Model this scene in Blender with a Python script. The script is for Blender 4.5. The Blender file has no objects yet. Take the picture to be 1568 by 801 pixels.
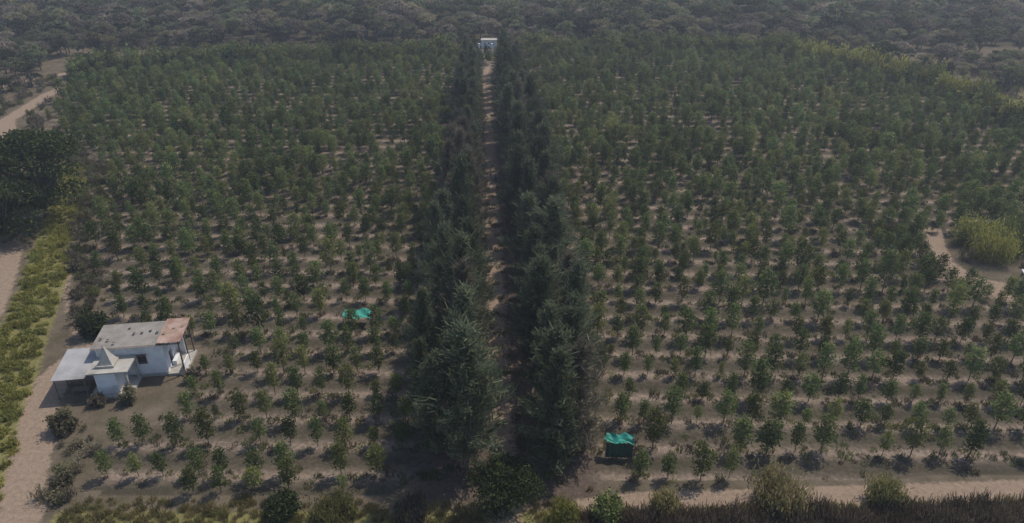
import bpy, math, random
import numpy as np
from mathutils import Vector, Matrix
random.seed(7); rng=np.random.default_rng(7)
scn=bpy.context.scene
R=math.radians

# ---------------------------------------------------------------- world / sun / camera
SUN_EL,SUN_AZ=56,48
w=bpy.data.worlds.new("World"); scn.world=w; w.use_nodes=True
nt=w.node_tree; bg=nt.nodes['Background']
sky=nt.nodes.new('ShaderNodeTexSky'); sky.sky_type='NISHITA'; sky.sun_disc=False
sky.sun_elevation=R(SUN_EL); sky.sun_rotation=R(SUN_AZ)
nt.links.new(sky.outputs[0],bg.inputs[0]); bg.inputs[1].default_value=0.145
sv=Vector((math.sin(R(SUN_AZ))*math.cos(R(SUN_EL)),math.cos(R(SUN_AZ))*math.cos(R(SUN_EL)),math.sin(R(SUN_EL))))
sl=bpy.data.lights.new("sun","SUN"); sl.energy=3.7; sl.angle=R(1.0); sl.color=(1,0.91,0.79)
so=bpy.data.objects.new("sun",sl); scn.collection.objects.link(so); so.rotation_euler=sv.to_track_quat('Z','Y').to_euler()
cam=bpy.data.cameras.new("camera"); co=bpy.data.objects.new("camera",cam); scn.collection.objects.link(co)
co.location=(0,0,46); co.rotation_euler=(R(62.6),0,0); cam.sensor_width=36; cam.lens=25.26; cam.clip_end=8000; cam.clip_start=0.5
scn.camera=co
scn.view_settings.view_transform='Standard'; scn.view_settings.look='None'; scn.view_settings.exposure=0

# ---------------------------------------------------------------- material helpers
def new_mat(name):
    m=bpy.data.materials.new(name); m.use_nodes=True; n=m.node_tree; n.nodes.clear()
    out=n.nodes.new('ShaderNodeOutputMaterial'); return m,n,out
def ramp(n,fac,stops):
    r=n.nodes.new('ShaderNodeValToRGB'); e=r.color_ramp.elements
    e[0].position=stops[0][0]; e[0].color=(*stops[0][1],1); e[1].position=stops[-1][0]; e[1].color=(*stops[-1][1],1)
    for p,c in stops[1:-1]:
        x=e.new(p); x.color=(*c,1)
    n.links.new(fac,r.inputs[0]); return r.outputs[0]
def noise(n,scale,detail=4,vec=None,rough=.6):
    t=n.nodes.new('ShaderNodeTexNoise'); t.inputs['Scale'].default_value=scale; t.inputs['Detail'].default_value=detail; t.inputs['Roughness'].default_value=rough
    if vec is None:
        g=n.nodes.new('ShaderNodeNewGeometry'); vec=g.outputs['Position']
    n.links.new(vec,t.inputs['Vector']); return t.outputs['Fac']
def mix(n,a,b,f,mode='MIX'):
    m=n.nodes.new('ShaderNodeMix'); m.data_type='RGBA'; m.blend_type=mode
    for v,s in ((a,m.inputs[6]),(b,m.inputs[7])):
        if isinstance(v,tuple): s.default_value=(*v,1)
        else: n.links.new(v,s)
    if isinstance(f,(int,float)): m.inputs[0].default_value=f
    else: n.links.new(f,m.inputs[0])
    return m.outputs[2]
def math_(n,op,a,b=None):
    m=n.nodes.new('ShaderNodeMath'); m.operation=op
    for i,v in enumerate((a,b)):
        if v is None: continue
        if isinstance(v,(int,float)): m.inputs[i].default_value=v
        else: n.links.new(v,m.inputs[i])
    return m.outputs[0]
def leaf_mat(name,stops,trans=.3,objvar=(.65,1.35),hue=None):
    m,n,out=new_mat(name)
    g=n.nodes.new('ShaderNodeNewGeometry'); oi=n.nodes.new('ShaderNodeObjectInfo')
    c=ramp(n,g.outputs['Random Per Island'],stops)
    if hue:
        c=mix(n,c,hue,ramp(n,oi.outputs['Random'],[(.5,(0,0,0)),(1,(.75,.75,.75))]))
    wn=n.nodes.new('ShaderNodeTexWhiteNoise'); wn.noise_dimensions='1D'; n.links.new(oi.outputs['Random'],wn.inputs['W'])
    br=math_(n,'ADD',math_(n,'MULTIPLY',wn.outputs['Value'],objvar[1]-objvar[0]),objvar[0])
    big=math_(n,'ADD',math_(n,'MULTIPLY',noise(n,.02,3),.9),.55)
    br=math_(n,'MULTIPLY',br,big)
    cc=n.nodes.new('ShaderNodeCombineXYZ')
    for i in range(3): n.links.new(br,cc.inputs[i])
    c=mix(n,c,cc.outputs[0],1.0,'MULTIPLY')
    p=n.nodes.new('ShaderNodeBsdfDiffuse'); n.links.new(c,p.inputs[0])
    t=n.nodes.new('ShaderNodeBsdfTranslucent'); n.links.new(c,t.inputs[0])
    ms=n.nodes.new('ShaderNodeMixShader'); ms.inputs[0].default_value=trans
    n.links.new(p.outputs[0],ms.inputs[1]); n.links.new(t.outputs[0],ms.inputs[2]); n.links.new(ms.outputs[0],out.inputs[0]); return m
def surf_mat(name,c1,c2,scale=1.5,rough=.85,bump=0.0,metal=0,stain=None):
    m,n,out=new_mat(name)
    c=ramp(n,noise(n,scale,6),[(.3,c1),(.7,c2)])
    if stain: c=mix(n,c,stain,ramp(n,noise(n,scale*.35,5),[(.52,(0,0,0)),(.68,(.8,.8,.8))]))
    p=n.nodes.new('ShaderNodeBsdfPrincipled'); p.inputs['Roughness'].default_value=rough; p.inputs['Metallic'].default_value=metal
    n.links.new(c,p.inputs['Base Color'])
    if bump:
        b=n.nodes.new('ShaderNodeBump'); b.inputs['Strength'].default_value=bump; b.inputs['Distance'].default_value=.05
        n.links.new(noise(n,scale*6,4),b.inputs['Height']); n.links.new(b.outputs[0],p.inputs['Normal'])
    n.links.new(p.outputs[0],out.inputs[0]); return m

M_bark=surf_mat('bark',(.09,.07,.055),(.17,.14,.11),4)
M_bark_pale=surf_mat('bark_pale',(.16,.13,.11),(.28,.24,.2),4)
M_sap=leaf_mat('plantation_leaf',[(0,(.066,.098,.036)),(.5,(.105,.145,.054)),(.88,(.15,.185,.066)),(1,(.25,.20,.08))],.45,(.55,1.5),(.18,.18,.062))
M_cas=leaf_mat('casuarina_needles',[(0,(.068,.084,.052)),(.6,(.105,.125,.075)),(1,(.16,.175,.10))],.4,(.65,1.35))
M_casb=leaf_mat('casuarina_dry_needles',[(0,(.10,.092,.068)),(.6,(.16,.142,.105)),(1,(.22,.195,.15))],.4,(.8,1.2))
M_for=leaf_mat('forest_leaf',[(0,(.075,.092,.052)),(.6,(.12,.138,.075)),(1,(.18,.185,.10))],.42,(.4,1.75),(.22,.18,.11))
M_for2=leaf_mat('forest_dry_leaf',[(0,(.15,.13,.10)),(1,(.30,.25,.19))],.3,(.6,1.3))
M_hedge=leaf_mat('hedge_leaf',[(0,(.08,.105,.036)),(.6,(.135,.16,.055)),(1,(.20,.22,.085))],.4,(.65,1.35),(.21,.20,.07))
M_yel=leaf_mat('yellow_green_leaf',[(0,(.20,.205,.05)),(.6,(.30,.29,.075)),(1,(.40,.36,.12))],.42,(.7,1.25),(.22,.24,.07))
M_dry=leaf_mat('dry_scrub',[(0,(.11,.092,.068)),(.6,(.17,.145,.105)),(1,(.25,.21,.155))],.3,(.6,1.35),(.11,.115,.05))
M_dark=leaf_mat('dark_leaf',[(0,(.028,.042,.018)),(.6,(.047,.064,.026)),(1,(.085,.10,.038))],.25,(.85,1.1))
M_straw=leaf_mat('straw_grass',[(0,(.19,.16,.07)),(1,(.34,.29,.14))],.4,(.6,1.2),(.22,.22,.075))
M_brown=leaf_mat('brown_grass',[(0,(.10,.078,.056)),(1,(.20,.155,.11))],.3,(.6,1.2))

# ---------------------------------------------------------------- geometry helpers
class MB:
    def __init__(s): s.v=[]; s.f=[]; s.m=[]
    def quad(s,p,a,b,mi=0):
        i=len(s.v); s.v+= [p-a-b,p+a-b,p+a*.8+b,p-a*.8+b]; s.f.append((i,i+1,i+2,i+3)); s.m.append(mi)
    def tube(s,pts,rads,mi=0,n=5):
        rings=[]
        for k,(p,r) in enumerate(zip(pts,rads)):
            p=Vector(p); d=(Vector(pts[min(k+1,len(pts)-1)])-Vector(pts[max(k-1,0)])).normalized()
            u=d.orthogonal().normalized(); v=d.cross(u); ring=[]
            for j in range(n):
                a=2*math.pi*j/n; ring.append(len(s.v)); s.v.append(p+u*r*math.cos(a)+v*r*math.sin(a))
            rings.append(ring)
        for a,b in zip(rings,rings[1:]):
            for j in range(n): s.f.append((a[j],a[(j+1)%n],b[(j+1)%n],b[j])); s.m.append(mi)
    def box(s,x0,x1,y0,y1,z0,z1,mi=0):
        i=len(s.v); s.v+=[Vector(t) for t in ((x0,y0,z0),(x1,y0,z0),(x1,y1,z0),(x0,y1,z0),(x0,y0,z1),(x1,y0,z1),(x1,y1,z1),(x0,y1,z1))]
        for f in ((0,3,2,1),(4,5,6,7),(0,1,5,4),(1,2,6,5),(2,3,7,6),(3,0,4,7)): s.f.append(tuple(i+k for k in f)); s.m.append(mi)
    def mesh(s,name,mats):
        me=bpy.data.meshes.new(name); me.from_pydata([tuple(v) for v in s.v],[],s.f)
        for m in mats: me.materials.append(m)
        me.polygons.foreach_set('material_index',s.m); me.update(); return me
def rv(): return Vector(rng.normal(size=3)).normalized()
def leaf(mb,p,L,W,mi,d=None):
    d=rv() if d is None else d; q=rv(); u=d.cross(q)
    if u.length<1e-3: return
    mb.quad(p,u.normalized()*W*.5,d*L*.5,mi)
def obj(name,me,loc=(0,0,0),rot=0,scale=(1,1,1),parent=None):
    o=bpy.data.objects.new(name,me); o.location=loc; o.rotation_euler=(0,0,rot); o.scale=scale
    scn.collection.objects.link(o)
    if parent: o.parent=parent
    return o

def sapling(i):
    mb=MB(); h=rng.uniform(3.3,4.0); r=rng.uniform(.72,.95); lean=Vector((rng.normal()*.08,rng.normal()*.08,0))
    mb.tube([(0,0,-.05),lean*.5+Vector((0,0,h*.5)),lean+Vector((0,0,h*.92))],[.05,.035,.012],1,5)
    nb=rng.integers(15,20); sd=rng.uniform(0,6.28)
    for k in range(nb):
        t=(k+.5)/nb; z=h*(.30+.66*t); rr=r*(math.sin(math.pi*min(1,.12+t*.86))**.65)*rng.uniform(.6,1.15)
        a=k*2.4+sd; c=lean*t+Vector((math.cos(a)*rr*.68,math.sin(a)*rr*.68,z))
        mb.tube([lean*t+Vector((0,0,z-.25)),c],[.02,.008],1,3)
        for _ in range(34):
            p=c+Vector((rng.normal()*.22,rng.normal()*.22,rng.normal()*.17))
            leaf(mb,p,rng.uniform(.13,.24),rng.uniform(.08,.14),0)
    return mb.mesh(f'sapling_mesh_{i}',[M_sap,M_bark])

def casuarina(i,mat):
    mb=MB(); h=13.0; Rm=rng.uniform(2.3,3.1); bx,by=rng.normal(size=2)*.35
    def tr(z): return Vector((bx*math.sin(z/h*3),by*math.sin(z/h*2.6),z))
    mb.tube([tr(z) for z in np.linspace(-.1,h*.98,9)],np.linspace(.2,.02,9),1,7)
    nb=int(rng.integers(74,94)); sd=rng.uniform(0,6.28)
    for k in range(nb):
        t=.05+.93*(k/nb)**.95; z=h*t
        prof=min(1,(t/.22)**.5)*((1-t)/.85)**.7+.05
        a=k*2.399+rng.normal()*.35; 
        L=Rm*prof*rng.uniform(.5,1.35)*1.15*(1+.2*math.sin(a*2+sd+z*.6)); el=rng.uniform(.3,.9)+t*.25
        d=Vector((math.cos(a)*math.cos(el),math.sin(a)*math.cos(el),math.sin(el)))
        b0=tr(z); pts=[b0,b0+d*L*.5,b0+d*L+Vector((0,0,-.05*L))]
        mb.tube(pts,[.05,.03,.008],1,3)
        n=int(22+42*prof)
        for _ in range(n):
            s=rng.uniform(.15,1.08)**.8; p=b0+d*L*s+Vector((rng.normal()*.22,rng.normal()*.22,rng.normal()*.27))
            dd=(d*.8+Vector((rng.normal()*.45,rng.normal()*.45,rng.normal()*.4+.15))).normalized()
            leaf(mb,p,rng.uniform(.4,.9),rng.uniform(.05,.12),0,dd)
    return mb.mesh(f'casuarina_mesh_{i}',[mat,M_bark])

def broad(name,h,r,nclump,nleaf,ls,mat,bark=None,flat=.7,twig=0,low=.3,skirt=False):
    bark=bark or M_bark
    mb=MB(); th=h*low
    mb.tube([(0,0,-.1),(rng.normal()*.1,rng.normal()*.1,th*.6),(0,0,th)],[.035*h,.027*h,.022*h],1,7)
    for k in range(nclump):
        a=k*2.4+rng.normal()*.4; q=math.sqrt((k+.5)/nclump)*r*.78; 
        z=th+(h-th)*(rng.uniform(.2 if not skirt else .0,.85) if k%2 else .9-.45*(q/r)**2)
        c=Vector((math.cos(a)*q,math.sin(a)*q,z-.12*r if not skirt else z)); 
        mb.tube([(0,0,th*.85),(c.x*.45,c.y*.45,th+(z-th)*.4),tuple(c)],[.014*h,.01*h,.004*h],1,4)
        cr=r*rng.uniform(.26,.42)
        for _ in range(twig):
            e=c+rv()*cr*rng.uniform(.8,1.5)+Vector((0,0,cr*.4)); mb.tube([c-Vector((0,0,cr*.5)),e],[.03,.012],1,3)
        for _ in range(nleaf):
            d=rv(); d.z=abs(d.z)*.9-.25 ; p=c+Vector((d.x,d.y,d.z*flat))*cr*rng.uniform(.55,1.15)
            leaf(mb,p,ls*rng.uniform(.7,1.4),ls*rng.uniform(.5,.9),0)
    return mb.mesh(name,[mat,bark])

def bush(name,r,h,nst,nleaf,ls,mat,wisp=False):
    mb=MB()
    for k in range(nst):
        a=rng.uniform(0,6.28); q=math.sqrt(rng.uniform())*r*.75; top=h*(1-.5*(q/r)**2)*rng.uniform(.6,1.1)
        c=Vector((math.cos(a)*q,math.sin(a)*q,0)); e=Vector((c.x*1.2,c.y*1.2,top))
        mb.tube([c*.6,e],[.03,.008],1,3)
        for _ in range(nleaf):
            s=rng.uniform(.08,1); p=c*.6+(e-c*.6)*s+Vector(rng.normal(size=3))*r*.16
            if p.z<0: p.z=.05
            if wisp: leaf(mb,p,ls*rng.uniform(1.2,2.5),ls*.4,0,(Vector((rng.normal()*.4,rng.normal()*.4,1))).normalized())
            else: leaf(mb,p,ls*rng.uniform(.7,1.4),ls*rng.uniform(.5,.9),0)
    return mb.mesh(name,[mat,M_bark])
def tuft(name,r,h,n,mat,w=.05):
    mb=MB()
    for _ in range(n):
        a=rng.uniform(0,6.28); q=math.sqrt(rng.uniform())*r; l=h*rng.uniform(.5,1.1)
        d=Vector((rng.normal()*.28,rng.normal()*.28,1)).normalized()
        p=Vector((math.cos(a)*q,math.sin(a)*q,0)); leaf(mb,p+d*l*.48,l,w*rng.uniform(.6,1.4),0,d)
    return mb.mesh(name,[mat])

def scatter(name,meshes,pts):
    """pts: list of (x,y,rot,sx,sz,idx)"""
    col=bpy.data.collections.new(name+'_parts')
    for k,me in enumerate(meshes):
        col.objects.link(bpy.data.objects.new(f'{name}_part_{k:02d}',me))
    me=bpy.data.meshes.new(name); me.from_pydata([(p[0],p[1],0) for p in pts],[],[])
    a=me.attributes.new('rot','FLOAT_VECTOR','POINT'); a.data.foreach_set('vector',np.array([(0,0,p[2]) for p in pts],dtype=np.float32).ravel())
    a=me.attributes.new('scl','FLOAT_VECTOR','POINT'); a.data.foreach_set('vector',np.array([(p[3],p[3],p[4]) for p in pts],dtype=np.float32).ravel())
    a=me.attributes.new('idx','INT','POINT'); a.data.foreach_set('value',np.array([p[5] for p in pts],dtype=np.int32))
    o=obj(name,me)
    g=bpy.data.node_groups.new(name+'_scatter','GeometryNodeTree')
    g.interface.new_socket('Geometry',in_out='INPUT',socket_type='NodeSocketGeometry'); g.interface.new_socket('Geometry',in_out='OUTPUT',socket_type='NodeSocketGeometry')
    N=g.nodes; gi=N.new('NodeGroupInput'); go=N.new('NodeGroupOutput'); ip=N.new('GeometryNodeInstanceOnPoints'); ci=N.new('GeometryNodeCollectionInfo')
    ci.inputs['Collection'].default_value=col; ci.inputs['Separate Children'].default_value=True; ci.inputs['Reset Children'].default_value=True
    def na(nm,t):
        x=N.new('GeometryNodeInputNamedAttribute'); x.data_type=t; x.inputs['Name'].default_value=nm; return x.outputs['Attribute']
    ip.inputs['Pick Instance'].default_value=True
    L=g.links.new
    L(gi.outputs[0],ip.inputs['Points']); L(ci.outputs[0],ip.inputs['Instance']); L(na('idx','INT'),ip.inputs['Instance Index'])
    L(na('rot','FLOAT_VECTOR'),ip.inputs['Rotation']); L(na('scl','FLOAT_VECTOR'),ip.inputs['Scale']); L(ip.outputs[0],go.inputs[0])
    md=o.modifiers.new('scatter','NODES'); md.node_group=g; return o

def U(a,b): return float(rng.uniform(a,b))
def inpoly(x,y,poly):
    c=False; n=len(poly); j=n-1
    for i in range(n):
        xi,yi=poly[i]; xj,yj=poly[j]
        if (yi>y)!=(yj>y) and x<(xj-xi)*(y-yi)/(yj-yi)+xi: c=not c
        j=i
    return c
def dpl(X,Y,pl):
    D=np.full(np.shape(X),1e9)
    for (ax,ay),(bx,by) in zip(pl,pl[1:]):
        dx,dy=bx-ax,by-ay; t=np.clip(((X-ax)*dx+(Y-ay)*dy)/(dx*dx+dy*dy),0,1)
        D=np.minimum(D,np.hypot(X-ax-t*dx,Y-ay-t*dy))
    return D
def along(pl,step):
    out=[]
    for (ax,ay),(bx,by) in zip(pl,pl[1:]):
        L=math.hypot(bx-ax,by-ay); n=max(1,int(L/step))
        for k in range(n): out.append((ax+(bx-ax)*k/n,ay+(by-ay)*k/n))
    return out

# ---------------------------------------------------------------- site plan (metres)
def lane(y): return -0.9-0.0417*(y-55)
FIELD=[(-35.5,45.2),(-37.5,51),(-33,57),(-33,67),(-47,72),(-58,88.8),(-75,126),(-103,156),(-119,199),(-75,216),(-14,222),(0,228),(60,229),(86,224),(104,190),(107,147),(112,100),(80,101),(68,99),(61,95),(57,88),(59,80),(70,76),(110,74),(100,47.8),(40,47.5),(8,46.8),(-12,45.4)]
LANE=[(lane(y),y) for y in (40,60,120,180,240)]
TRACK=[(-38,30),(-40.4,43),(-42.7,47),(-44.6,51.7),(-47.1,57),(-48.6,62),(-48,67)]
NPATH=[(-48,67),(-52,72),(-57.1,79.7),(-64,95),(-73.2,112.7),(-81,129)]
FARTRACK=[(-60,60),(-64,75),(-67.5,83),(-72.5,93),(-88,118),(-113,157),(-117,180),(-116.5,192)]
BROAD=[(6,43.6),(9.7,44.3),(23,44.9),(44,45.8),(90,48)]
RPATH=[(64,99),(62.4,95),(60.2,89),(60.8,83.5),(66,80.5),(90,79)]
GREYROAD=[(-165,170),(-135,187),(-124,206),(-128,215)]
YSTRIP=[(-46,45),(-50.8,56),(-55.5,66.6),(-61.1,81.4),(-70.9,104.5),(-82,127)]
FARHEDGE=[(-122,200),(-100,209),(-75,217),(-40,221),(-17,224)]
FARHEDGE2=[(2,230),(40,233),(62,231),(85,228)]
RHEDGE=[(85,228),(97,208),(106,190),(109,168),(110,147),(116,120)]

# ---------------------------------------------------------------- ground
xs=np.unique(np.concatenate([-np.geomspace(150,4000,24),np.arange(-150,150.1,.9),np.geomspace(150,4000,24)]))
ys=np.unique(np.concatenate([-np.geomspace(20,3000,14),np.arange(-20,36,4),np.arange(36,110,.6),np.arange(110,260,1.2),np.geomspace(260,6000,34)]))
X,Y=np.meshgrid(xs,ys); nx,ny=len(xs),len(ys)
inf=np.array([inpoly(a,b,FIELD) for a,b in zip(X.ravel(),Y.ravel())]).reshape(X.shape)
dirt=np.zeros(X.shape)
def road(pl,wd,soft=.9,s=1.0):
    global dirt; dirt=np.maximum(dirt,s*np.clip((wd/2+soft/2-dpl(X,Y,pl))/soft,0,1))
road(LANE,2.6,1.8,.75); road(TRACK,3.4); road(NPATH,1.1,.9,.7); road(FARTRACK,3.4); road(BROAD,2.6,1.0); road(RPATH,2.2,.9,1); road([(63,80),(90,78)],6,4,.75); road(GREYROAD,3.0,.9,.8)
road([(-30,236),(-40,238),(-75,240)],4,4,.6)
yel=np.clip((3.6-dpl(X,Y,YSTRIP))/1.5,0,1)
yel=np.maximum(yel,np.clip((44.5-Y)/1.5,0,1)*(Y>20)*(X>-38)*.8)
yel=np.maximum(yel,np.clip((9-dpl(X,Y,[(120,140),(125,180),(110,215)]))/5,0,1)*.5)
fld=inf.astype(float)
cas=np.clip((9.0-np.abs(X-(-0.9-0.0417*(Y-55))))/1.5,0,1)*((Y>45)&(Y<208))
fst=np.clip((Y-238)/6,0,1)
Z=np.zeros(X.shape)
gm=bpy.data.meshes.new('ground')
idx=np.arange(nx*ny).reshape(ny,nx)
F=np.stack([idx[:-1,:-1],idx[:-1,1:],idx[1:,1:],idx[1:,:-1]],-1).reshape(-1,4)
gm.from_pydata(np.stack([X,Y,Z],-1).reshape(-1,3).tolist(),[],F.tolist())
for nm,arr in (('dirt',dirt),('yel',yel),('fld',fld),('cas',cas),('fst',fst)):
    a=gm.attributes.new(nm,'FLOAT','POINT'); a.data.foreach_set('value',arr.ravel().astype(np.float32))
m,n,out=new_mat('ground_soil')
def att(nm):
    a=n.nodes.new('ShaderNodeAttribute'); a.attribute_name=nm; return a.outputs['Fac']
geo=n.nodes.new('ShaderNodeNewGeometry'); P=geo.outputs['Position']
n1=noise(n,.35,6); n2=noise(n,2.2,6); n3=noise(n,.06,4); n4=noise(n,9,3)
scrub=ramp(n,n1,[(.3,(.08,.07,.045)),(.55,(.125,.102,.075)),(.75,(.165,.135,.10))])
scrub=mix(n,scrub,(.07,.062,.043),att('fst'))
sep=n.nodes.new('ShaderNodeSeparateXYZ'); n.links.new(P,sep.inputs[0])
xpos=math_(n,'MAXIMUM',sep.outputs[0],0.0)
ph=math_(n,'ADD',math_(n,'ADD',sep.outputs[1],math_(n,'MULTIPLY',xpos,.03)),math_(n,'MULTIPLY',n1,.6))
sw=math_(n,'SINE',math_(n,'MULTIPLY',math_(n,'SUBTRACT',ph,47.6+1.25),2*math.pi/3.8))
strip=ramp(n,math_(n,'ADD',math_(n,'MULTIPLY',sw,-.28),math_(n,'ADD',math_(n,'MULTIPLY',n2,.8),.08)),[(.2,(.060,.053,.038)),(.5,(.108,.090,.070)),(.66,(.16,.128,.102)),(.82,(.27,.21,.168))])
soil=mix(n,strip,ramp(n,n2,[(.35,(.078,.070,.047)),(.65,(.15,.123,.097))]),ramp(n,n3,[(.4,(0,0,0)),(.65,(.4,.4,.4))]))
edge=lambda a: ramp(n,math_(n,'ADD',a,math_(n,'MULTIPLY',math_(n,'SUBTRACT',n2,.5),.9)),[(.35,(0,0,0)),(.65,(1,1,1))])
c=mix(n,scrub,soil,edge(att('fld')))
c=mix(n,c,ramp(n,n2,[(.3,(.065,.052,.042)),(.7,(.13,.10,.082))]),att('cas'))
c=mix(n,c,ramp(n,n2,[(.3,(.12,.115,.045)),(.7,(.22,.20,.085))]),edge(att('yel')))
c=mix(n,c,ramp(n,math_(n,'ADD',math_(n,'MULTIPLY',n2,.6),math_(n,'MULTIPLY',n4,.4)),[(.3,(.18,.135,.10)),(.7,(.32,.245,.185))]),edge(att('dirt')))
p=n.nodes.new('ShaderNodeBsdfDiffuse'); n.links.new(c,p.inputs[0])
b=n.nodes.new('ShaderNodeBump'); b.inputs['Strength'].default_value=.8; b.inputs['Distance'].default_value=.15
n.links.new(math_(n,'ADD',n2,math_(n,'MULTIPLY',n4,.3)),b.inputs['Height']); n.links.new(b.outputs[0],p.inputs['Normal']); n.links.new(p.outputs[0],out.inputs[0])
gm.materials.append(m); obj('ground',gm)

# ---------------------------------------------------------------- plantation
saps=[sapling(i) for i in range(9)]
pts=[]
SH=[(-18.2,72.7,3.0,2.2),(9.9,50.3,2.2,1.8)]
for r_ in range(-1,60):
    y0=47.6+r_*3.8 if r_>=0 else 45.7
    off=U(0,3); sp=2.6
    for k in range(-56,56):
        x=k*sp+off+rng.normal()*.2; y=y0-.03*max(x,0)+rng.normal()*.14
        if not inpoly(x,y,FIELD): continue
        if -8.8<x-lane(y)<9.8 and y<212: continue
        if any(abs(x-a)<c_ and abs(y-b_)<d_ for a,b_,c_,d_ in SH): continue
        if U(0,1)<(.08 if r_>=0 else .5): continue
        s=min(1.4,max(.45,rng.normal()*.19+.93)); 
        if y>85: s*=1.05
        if y>120: s*=1.05
        pts.append((x,y,U(0,6.28),s*U(.88,1.15),s*U(.9,1.1),int(rng.integers(9))))
        if y>74 and U(0,1)<min(.95,(y-68)*.014): pts.append((x+U(-1.4,1.4),y+U(1.4,2.4),U(0,6.28),s*.9,s*U(.6,.95),int(rng.integers(9))))
scatter('plantation_tree_rows',saps,pts)
print('PLANT',len(pts))
tf=[tuft(f'weed_{i}',.4,.4,46,M_dry if i%2 else M_hedge,.05) for i in range(4)]
pts=[]
for _ in range(16000):
    x,y=U(-70,80),U(46,130)
    if inpoly(x,y,FIELD): 
        yy=y+.03*max(x,0); q=((yy-47.6+1.9)%3.8)-1.9
        if abs(q)<abs(rng.normal())*.8+.1: pts.append((x,y,U(0,6.28),U(.6,1.6),U(.3,1.1),int(rng.integers(4))))
scatter('weed_patches',tf,pts)

# ---------------------------------------------------------------- casuarina avenue
cm=[casuarina(i,M_casb if i in(4,5) else M_cas) for i in range(9)]
for side,offs in ((-1,(3.7,6.7)),(1,(4.5,7.6))):
    for oi_,of in enumerate(offs):
        y=48.5+oi_*1.9
        while y<205:
            k=int(rng.choice([0,1,2,3,6,7,8]))
            if side<0 and 92<y<135 and U(0,1)<.75: k=int(rng.choice([4,5]))
            if U(0,1)<.06: k=4
            s=U(.72,1.16)*(1 if y<150 else .9)
            if oi_==1: s*=.92
            wx=s*U(.88,1.2)*(.94 if side<0 else 1.06)
            of_=of-.2 if y>130 else of
            if y>90 and side<0 and oi_==1: of_-=.7
            obj('casuarina_tree',cm[k],(lane(y)+side*of_+rng.normal()*.45,y+rng.normal()*.5,0),U(0,6.28),(wx,wx,s))
            y+=U(3.4,5.6)

# ---------------------------------------------------------------- forest beyond
ft=[broad(f'forest_tree_{i}',U(7,10),U(3,4.2),12,75,.42,M_for2 if i in(5,6) else M_for,M_bark_pale if i in(5,6) else None,twig=6 if i in(5,6) else 0) for i in range(7)]
pts=[]
for _ in range(9500):
    x,y=U(-340,340),U(205,500)
    lim=236
    if x<-125: lim=205+max(0,(x+160))*.6
    if x>95: lim=206
    if y<lim or abs(x)>.72*y+60: continue
    if -80<x<-25 and y<246: continue
    if abs(x+8)<6 and y<250: continue
    if y<252 and U(0,1)<.3: continue
    s=U(.6,1.25)
    if U(0,1)<.08: s*=1.3
    if y<250: s*=.75
    pts.append((x,y,U(0,6.28),s,s*U(.8,1.15),int(rng.choice([0,1,2,3,4,5,6]))))
for _ in range(560):
    x,y=U(116,215),U(118,210)
    if x-116>U(0,30): pts.append((x,y,U(0,6.28),U(.5,.9),U(.45,.85),int(rng.integers(7))))
for _ in range(620):
    x,y=U(-230,-122),U(120,215)
    if dpl(x,y,GREYROAD)<5 or dpl(x,y,FARTRACK)<7: continue
    pts.append((x,y,U(0,6.28),U(.5,.95),U(.45,.9),int(rng.integers(7))))
scatter('forest',ft,pts); print('FOREST',len(pts))

# hedges, scrub, grass
hb=[bush(f'hedge_b{i}',1.8,3.4,18,36,.32,M_hedge) for i in range(4)]
pts=[]
for x,y in along(FARHEDGE,.8)+along(FARHEDGE2,.9):
    s=U(.9,1.5); pts.append((x+rng.normal()*.9,y+rng.normal()*1.2,U(0,6.28),s,s*U(1.0,1.5),int(rng.integers(4))))
scatter('boundary_hedge',hb,pts)
yb=[bush(f'yel_b{i}',1.8,3.6,16,36,.30,M_yel if i<3 else M_hedge,i%2==0) for i in range(4)]
pts=[]
for x,y in along(RHEDGE,.75):
    s=U(.9,1.7); pts.append((x+rng.normal()*1.3,y+rng.normal()*1.2,U(0,6.28),s,s*U(.9,1.3),int(rng.integers(4))))
scatter('boundary_hedge',yb,pts)
ys_=[bush(f'ystrip_b{i}',.8,.75,10,32,.13,M_yel,i==0) for i in range(3)]
pts=[]
for x,y in along(YSTRIP,.33):
    for _ in range(2):
        s=U(.4,1.2); pts.append((x+U(-2.5,2.5),y+U(-.5,.5),U(0,6.28),s,s*U(.5,1.2),int(rng.integers(3))))
scatter('yellow_green_shrub_strip',ys_,pts)
sb=[bush(f'scrub_{i}',1.1,1.6,12,24,.17,M_dry if i<4 else M_hedge,i%2==0) for i in range(5)]
pts=[]
LE=[(-38.2,44.5),(-40,49),(-41.8,52.5),(-43,55)]; LE2=[(-50.5,72),(-57,84),(-62.5,92.5),(-76,124),(-90,138)]
for x,y in along(LE,.5)+along(LE2,.35):
    s=U(.4,1.1); pts.append((x+rng.normal()*1.1,y+rng.normal()*.6,U(0,6.28),s,s*U(.6,1.1),int(rng.integers(5))))
for _ in range(900):
    x,y=U(-130,-58),U(60,200)
    if inpoly(x,y,FIELD) or dpl(x,y,FARTRACK)<3 or dpl(x,y,NPATH)<1.5 or dpl(x,y,YSTRIP)<3.4 or x>-58-(y-60)*.2: continue
    s=U(.5,1.6); pts.append((x,y,U(0,6.28),s,s*U(.6,1.1),int(rng.integers(5))))
for _ in range(1000):
    x,y=U(108,200),U(100,215)
    s=U(.5,1.6); pts.append((x,y,U(0,6.28),s,s*U(.6,1.1),int(rng.integers(5))))
for _ in range(380):
    x,y=U(-130,110),U(226,246)
    if abs(x+8)<3.5: continue
    s=U(.5,1.8); pts.append((x,y+4,U(0,6.28),s,s*U(.6,1.1),int(rng.integers(5))))
for _ in range(60):
    x,y=U(55,80),U(74,104)
    if dpl(x,y,RPATH)<2.4 or inpoly(x,y,FIELD): continue
    s=U(.4,1.1); pts.append((x,y,U(0,6.28),s,s*U(.6,1.1),int(rng.integers(5))))
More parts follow.
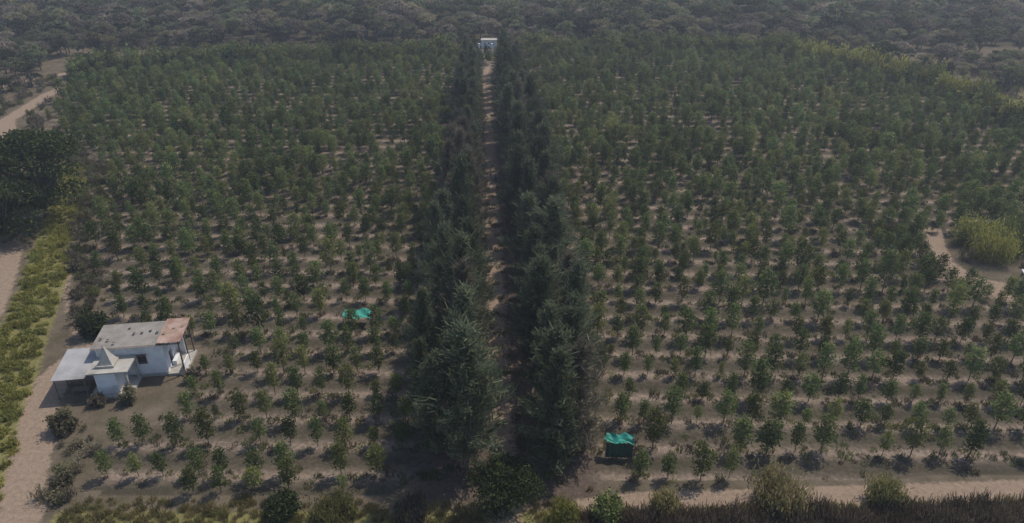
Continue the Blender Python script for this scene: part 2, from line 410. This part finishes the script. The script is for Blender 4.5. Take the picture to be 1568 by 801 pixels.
scatter('dry_scrub',sb,pts)
gt=[tuft(f'straw_{i}',.5,.8,70,M_straw,.05) for i in range(2)]+[tuft(f'brown_{i}',.5,1.5,80,M_brown,.05) for i in range(3)]
pts=[]
for _ in range(2600):
    x,y=U(-37,55),U(39,46)
    if x>5:
        if y>43.2+(x-8)*.035: 
            if not(y>45.8+(x-8)*.045): continue
            if U(0,1)<.6: continue
            i=int(rng.integers(2)); sc=.6
        else: i=int(rng.integers(2,5)) if y<42.8+(x-8)*.035 else int(rng.integers(2)); sc=1
    else:
        if abs(x-lane(y))<2 or y>44.6+U(-1.2,.6) or U(0,1)<.3: continue
        i=int(rng.integers(2)); sc=.7
    s=sc*U(.6,1.2); pts.append((x,y,U(0,6.28),s,s*U(.7,1.2),i))
scatter('roadside_grass',gt,pts)

# individual plants
obj('dark_green_tree',broad('front_tree',5.4,3.0,34,230,.17,M_dark,low=.22),(-.4,43.2,0))
obj('big_shade_tree',broad('shade_tree',14,8,60,230,.34,M_dark,low=.12,skirt=True),(-73.5,104,0))
obj('shade_tree',broad('shade_tree2',10,6.2,44,200,.32,M_dark,low=.1,skirt=True),(-74.5,95,0),1.0)
for nm,x,y,r_,h,mt,wsp in (('green_shrub',7.6,42.4,1.4,3.0,M_hedge,False),('wispy_shrub',22.3,44.2,2.5,3.6,M_straw,True),('wispy_shrub',12.6,43.4,1.3,2.2,M_straw,True),('wispy_shrub',31,44.5,1.8,2.6,M_straw,True),
      ('wispy_shrub',4.2,42,1.5,2.4,M_yel,True),('dark_shrub',-19,43.2,1.7,1.9,M_dark,False),('dry_shrub',-8,43.0,1.6,1.6,M_dry,True),('dry_shrub',-14.5,43.0,2.0,1.3,M_straw,True),
      ('green_shrub',-38.6,58.0,1.0,1.7,M_dry,False),('green_shrub',-48.5,70.5,1.8,3.2,M_dark,False),('dry_shrub',-42.8,53.6,1.3,2.0,M_dry,False),('dry_shrub',-41.5,57.5,.8,1.2,M_dry,True),
      ('bamboo_clump',66.8,89.5,3.4,5.4,M_yel,True),('bamboo_clump',70,91.5,3.2,6.0,M_hedge,True),('bamboo_clump',66.5,94.5,2.4,4.6,M_yel,False),('bamboo_clump',57.5,95,1.8,2.6,M_hedge,True),('green_shrub',75,94,4,6.5,M_hedge,False),('dry_shrub',55.5,97,2.5,2.2,M_dry,True),('green_shrub',-33.5,61.5,.9,1.5,M_dry,False)):
    obj(nm,bush(nm+'_mesh',r_,h,int(14*r_)+8,90,.2,mt,wsp),(x,y,0))

# ---------------------------------------------------------------- house
M_white=surf_mat('whitewash',(.62,.63,.66),(.78,.79,.8),1.2,.9,.2,0,(.42,.41,.40))
M_tin=surf_mat('grey_tin',(.19,.175,.155),(.27,.25,.225),1.0,.7,0,.1,(.13,.11,.10))
M_tin2=surf_mat('pale_tin',(.27,.27,.275),(.35,.35,.36),.8,.7,0,.1,(.2,.19,.18))
M_rust=surf_mat('rusty_tin',(.22,.11,.07),(.40,.31,.26),.9,.8,0,.1,(.16,.07,.045))
M_dk=surf_mat('dark_opening',(.015,.015,.017),(.03,.03,.03),2,.6)
M_blue=surf_mat('blue_paint',(.08,.16,.28),(.12,.22,.36),3,.6)
M_conc=surf_mat('concrete',(.30,.28,.25),(.42,.40,.36),1.3,.9,.2,0,(.2,.19,.17))
M_wood=surf_mat('old_wood',(.10,.07,.05),(.18,.13,.10),3,.9)
house=bpy.data.objects.new('white_house',None); scn.collection.objects.link(house); house.location=(-40.5,62,0); house.rotation_euler=(0,0,R(8))
def part(name,mb,mats): return obj(name,mb.mesh(name,mats),parent=house)
def corr(name,x0,x1,y0,y1,z0,z1,mat,amp=.03,pitch=.16,sag=0,th=.02):
    nxx=int((x1-x0)/pitch*6); nyy=6; V=[];Fc=[]
    for layer in (0,1):
        for j in range(nyy+1):
            for i in range(nxx+1):
                x=x0+(x1-x0)*i/nxx; y=y0+(y1-y0)*j/nyy
                V.append((x,y,z0+(z1-z0)*j/nyy+amp*math.sin(2*math.pi*(x-x0)/pitch)+sag*math.sin(math.pi*(x-x0)/(x1-x0))-layer*th))
    o_=(nxx+1)*(nyy+1)
    for j in range(nyy):
        for i in range(nxx):
            a=j*(nxx+1)+i; Fc.append((a,a+1,a+nxx+2,a+nxx+1)); Fc.append((o_+a,o_+a+nxx+1,o_+a+nxx+2,o_+a+1))
    me=bpy.data.meshes.new(name); me.from_pydata(V,[],Fc); me.materials.append(mat); return obj(name,me,parent=house)
mb=MB(); T=.22
mb.box(-2.6,1.3,0,T,0,3.85); mb.box(2.1,4.0,0,T,0,3.85); mb.box(1.3,2.1,0,T,0,1.7); mb.box(1.3,2.1,0,T,2.6,3.85)
mb.box(-2.6,4.0,3.4,3.4+T,0,3.95); mb.box(-2.6,-2.6+T,T,3.4,0,3.9)
mb.box(4-T,4,T,1.2,0,3.9); mb.box(4-T,4,2.1,3.4,0,3.9); mb.box(4-T,4,1.2,2.1,2.1,3.9)
part('walls',mb,[M_white])
mb=MB(); mb.box(-2.75,4.15,-.12,0-.002,0,.35); part('plinth',mb,[M_conc])
mb=MB(); mb.box(1.32,2.08,.1,.13,1.72,2.58); part('window_pane',mb,[M_dk])
mb=MB()
for a in (1.25,2.06): mb.box(a,a+.09,-.05,.06,1.62,2.68)
mb.box(1.34,2.06,-.04,.06,2.6,2.68); mb.box(1.34,2.06,-.04,.06,1.62,1.7); mb.box(1.68,1.72,.03,.07,1.7,2.6); mb.box(1.15,2.25,-.35,-.003,2.74,2.82); part('window_frame',mb,[M_wood,M_white])
corr('main_roof',-2.95,3.75,-.45,4.0,4.0,4.3,M_tin,.02,.15)
corr('rusty_roof',3.6,6.0,-.35,4.1,4.25,4.5,M_rust,.02,.15,-.05)
mb=MB()
for x in (-2.3,-.6,1.2,2.9,4.6,5.7): mb.box(x,x+.1,-.3,3.9,3.86,3.94)
for y in (-.35,1.8,3.8): mb.box(-2.9,5.9,y,y+.1,3.95,4.03)
part('roof_beams',mb,[M_wood])
mb=MB()
for x,y in ((5.6,-.2),(5.6,1.8),(5.6,3.8),(4.6,3.8)): mb.box(x,x+.13,y,y+.13,0,4.2)
part('veranda_posts',mb,[M_wood])
mb=MB(); mb.box(4.001,5.9,-.3,4,0,.3); part('veranda_floor',mb,[M_conc])
mb=MB(); mb.box(5.6,5.72,-.05,1.75,.3,1.3); mb.box(4.05,4.5,1.3,3.0,.3,.8); mb.box(4.003,4.9,3.5,3.6,.3,3.6); part('veranda_wall',mb,[M_white])
mb=MB()
for k in range(11): x=-2.4+k*.78; y=U(.2,3.2); mb.box(x,x+.22,y,y+.3,4.32,4.42)
part('roof_stones',mb,[M_tin])
mb=MB(); mb.box(-2.0,-.0,-2.9,-.13,0,2.8); part('shrine_walls',mb,[M_white])
mb=MB(); mb.box(-2.6,1.35,-3.2,-.14,2.8,2.95); mb.box(-2.55,-1.95,-3.2,-2.6,0,.2) ; mb.box(.95,1.15,-.5,-.3,0,2.8); mb.box(.95,1.15,-3.1,-2.9,0,2.8);part('shrine_roof_slab',mb,[M_conc,M_white])
mb=MB(); mb.box(-2.8,1.3,-3.5,-.14,0,.25); part('shrine_platform',mb,[M_conc])
mb=MB()
def frus(b,cx,cy,r0,z0,r1,z1):
    i=len(b.v)
    for r_,z in ((r0,z0),(r1,z1)):
        for sx,sy in ((-1,-1),(1,-1),(1,1),(-1,1)): b.v.append(Vector((cx+sx*r_,cy+sy*r_,z)))
    for k in range(4): b.f.append((i+k,i+(k+1)%4,i+4+(k+1)%4,i+4+k)); b.m.append(0)
    b.f.append((i+4,i+5,i+6,i+7)); b.m.append(0)
for a in ((.85,2.953,.85,3.2),(.72,3.2,.6,3.45),(.6,3.45,.42,3.9),(.42,3.9,.22,4.5),(.22,4.5,.10,4.85),(.14,4.85,.14,4.93),(.06,4.93,.02,5.25)): frus(mb,-1.0,-1.5,*a)
part('shrine_spire',mb,[M_conc])
corr('lean_to_roof',-6.0,-2.7,-3.2,1.6,2.5,3.1,M_tin2,.012,.12)
mb=MB()
for x in (-5.8,-3.0):
    for y in (-3.0,-.8,1.4): mb.tube([(x,y,0),(x,y,2.5+(y+3.2)/4.8*.6-.06)],[.07,.06],0,6)
mb.box(-5.9,-2.9,-3.05,-2.97,2.38,2.45); part('lean_to_posts',mb,[M_wood])
mb=MB(); mb.box(-5.6,-3.4,-.6,1.2,0,.5); mb.box(-4.9,-3.2,-2.4,-1.6,.45,.52); mb.box(-4.8,-4.7,-2.3,-2.2,0,.45); mb.box(-3.4,-3.3,-1.8,-1.7,0,.45); part('lean_to_cot',mb,[M_wood])

# ---------------------------------------------------------------- shade-net shelters
M_net=surf_mat('turquoise_net',(.02,.24,.18),(.05,.33,.27),2.5,.8,0,0,(.03,.17,.14))
def shelter(x,y,wd,dp,h,rot,walls):
    e=bpy.data.objects.new('shade_net_shelter',None); scn.collection.objects.link(e); e.location=(x,y,0); e.rotation_euler=(0,0,rot)
    nn=14; V=[];Fc=[]
    for j in range(nn+1):
        for i in range(nn+1):
            a,b_=i/nn,j/nn; V.append(((a-.5)*wd+.12*math.sin(b_*9),(b_-.5)*dp+.12*math.sin(a*11),h+.25*b_-.3*math.sin(a*math.pi)*math.sin(b_*math.pi)+.09*math.sin(a*17+b_*9)))
    for j in range(nn):
        for i in range(nn): q=j*(nn+1)+i; Fc.append((q,q+1,q+nn+2,q+nn+1))
    me=bpy.data.meshes.new('net_roof'); me.from_pydata(V,[],Fc); me.materials.append(M_net); obj('net_roof',me,parent=e)
    b=MB()
    for sx in (-.48,.48):
        for sy in (-.47,.47): b.tube([(sx*wd,sy*dp,0),(sx*wd,sy*dp,h+.25*(sy+.5)+.1)],[.04,.035],0,6)
    obj('poles',b.mesh('poles',[M_wood]),parent=e)
    if walls:
        V=[];Fc=[]
        for i in range(41):
            a=i/40; xx=(a-.5)*wd*.96; yy=-dp*.49+.05*math.sin(a*40)
            V+=[(xx,yy,.1),(xx,yy+.02,h-.02)]
        for i in range(40): Fc.append((2*i,2*i+2,2*i+3,2*i+1))
        me=bpy.data.meshes.new('net_side'); me.from_pydata(V,[],Fc); me.materials.append(surf_mat('dark_green_net',(.015,.05,.035),(.03,.08,.055),3)); obj('net_side',me,parent=e)
shelter(-18.3,72.6,3.3,1.7,1.3,.08,False)
shelter(9.7,50.3,2.5,1.0,1.8,-.05,True)

# ---------------------------------------------------------------- tin shed at the east clearing
sh=bpy.data.objects.new('tin_shed',None); scn.collection.objects.link(sh); sh.location=(67.5,80,0); sh.rotation_euler=(0,0,R(-15)); house=sh
mb=MB(); mb.box(-1.8,1.8,-1.2,-1.1,0,1.9); mb.box(-1.8,1.8,1.1,1.2,0,2.2); mb.box(-1.8,-1.7,-1.1,1.1,0,1.9); mb.box(1.7,1.8,-1.1,1.1,0,1.9); part('shed_walls',mb,[M_tin2])
corr('shed_roof',-2.1,2.1,-1.5,1.5,2.05,2.4,surf_mat('blue_white_tin',(.4,.45,.52),(.6,.64,.7),1.5,.5,0,.2),.03,.2)
mb=MB(); mb.box(-.5,.3,-1.23,-1.203,0,1.7); part('shed_door',mb,[M_wood]); 
# ---------------------------------------------------------------- entrance gate
ga=bpy.data.objects.new('entrance_gate',None); scn.collection.objects.link(ga); ga.location=(-8.2,230,0); house=ga; ga.scale=(.75,.75,.75)
mb=MB()
for s in(-1,1): mb.box(s*2.7-.35,s*2.7+.35,-.35,.35,0,4.2); mb.box(s*2.7-.45,s*2.7+.45,-.45,.45,4.2,4.35)
part('pillars',mb,[M_white])
mb=MB(); mb.box(-2.34,2.34,-.2,.2,3.3,4.1); part('name_beam',mb,[M_blue]); mb=MB(); mb.box(-2,2,-.215,-.202,3.45,3.95); part('name_panel',mb,[M_white])
mb=MB()
for k in range(24): x=-2.3+k*.2; mb.box(x,x+.04,.0,.04,.1,1.9)
mb.box(-2.3,2.3,.045,.08,.3,.38); mb.box(-2.3,2.3,.045,.08,1.6,1.68); part('gate_leaves',mb,[M_blue])
gh=bpy.data.objects.new('gate_house',None); scn.collection.objects.link(gh); gh.location=(-7.5,240,0); house=gh; gh.scale=(.7,.8,.8)
mb=MB(); mb.box(-3.5,3.5,0,4,0,3); part('walls',mb,[M_white]); mb=MB(); mb.box(-3.8,3.8,-.4,4.3,3.0,3.2); part('roof_slab',mb,[M_conc])
mb=MB(); mb.box(-.5,.5,-.03,-.003,0,2.1); mb.box(1.5,2.5,-.03,-.003,1,2); mb.box(-2.5,-1.5,-.03,-.003,1,2); part('door_and_windows',mb,[M_blue])

# ---------------------------------------------------------------- people on the lane
def person(x,y,face,shirt,trouser,step):
    J={'pel':(0,0,.92),'che':(0,.02,1.28),'nk':(0,.02,1.48),'hd':(0,.04,1.62),'top':(0,.03,1.73),
       'hl':(-.1,0,.88),'kl':(-.11,step*.5,.48),'al':(-.11,step*.6-.08,.08),'tl':(-.11,step*.6+.10,.04),
       'hr':(.1,0,.88),'kr':(.11,-step*.2,.48),'ar':(.11,-step*.9,.09),'trr':(.11,-step*.9+.17,.04),
       'sl':(-.19,.01,1.42),'el':(-.25,-step*.3,1.14),'wl':(-.25,step*.1+.05,.88),'fl':(-.24,step*.15+.07,.78),
       'sr':(.19,.01,1.42),'er':(.25,step*.2,1.14),'wr':(.25,step*.5+.08,.9),'fr':(.24,step*.55+.1,.8)}
    rad={'pel':.14,'che':.15,'nk':.055,'hd':.10,'top':.07,'hl':.095,'kl':.06,'al':.045,'tl':.035,'hr':.095,'kr':.06,'ar':.045,'trr':.035,'sl':.06,'el':.042,'wl':.03,'fl':.03,'sr':.06,'er':.042,'wr':.03,'fr':.03}
    E=[('pel','che'),('che','nk'),('nk','hd'),('hd','top'),('pel','hl'),('hl','kl'),('kl','al'),('al','tl'),('pel','hr'),('hr','kr'),('kr','ar'),('ar','trr'),('che','sl'),('sl','el'),('el','wl'),('wl','fl'),('che','sr'),('sr','er'),('er','wr'),('wr','fr')]
    ks=list(J); me=bpy.data.meshes.new('person_body'); me.from_pydata([J[k] for k in ks],[(ks.index(a),ks.index(b_)) for a,b_ in E],[])
    o=obj('walking_person',me,(x,y,0),face)
    md=o.modifiers.new('skin','SKIN'); 
    for k,sv_ in zip(ks,me.skin_vertices[0].data): sv_.radius=(rad[k],rad[k]*.85)
    me.skin_vertices[0].data[0].use_root=True
    o.modifiers.new('sub','SUBSURF').levels=1; o.modifiers['sub'].render_levels=2
    m,n,out=new_mat('clothes'); tc=n.nodes.new('ShaderNodeTexCoord'); sp=n.nodes.new('ShaderNodeSeparateXYZ'); n.links.new(tc.outputs['Object'],sp.inputs[0])
    r_=n.nodes.new('ShaderNodeValToRGB'); r_.color_ramp.interpolation='CONSTANT'; e=r_.color_ramp.elements
    e[0].position=0;e[0].color=(.05,.035,.03,1); e[1].position=.05; e[1].color=(*trouser,1)
    for pz,cc in ((.53,shirt),(.81,(.18,.10,.065)),(.90,(.012,.01,.01))): q=e.new(pz); q.color=(*cc,1)
    n.links.new(math_(n,'MULTIPLY',sp.outputs[2],.55),r_.inputs[0]); p=n.nodes.new('ShaderNodeBsdfPrincipled'); p.inputs['Roughness'].default_value=.8
    n.links.new(r_.outputs[0],p.inputs['Base Color']); n.links.new(p.outputs[0],out.inputs[0]); me.materials.append(m)
person(-2.9,118.8,R(180),(.05,.05,.07),(.03,.03,.04),.35)
person(-3.8,121.0,R(175),(.35,.33,.32),(.06,.06,.08),.25)

# ---------------------------------------------------------------- haze in the air
hz=MB(); hz.box(-600,600,-60,800,-.5,75); hm,n,out=new_mat('hazy_air')
vs=n.nodes.new('ShaderNodeVolumeScatter'); vs.inputs['Density'].default_value=.00048; vs.inputs['Color'].default_value=(.78,.86,1,1); vs.inputs['Anisotropy'].default_value=.3
n.links.new(vs.outputs[0],out.inputs['Volume']); obj('haze',hz.mesh('haze',[hm]))
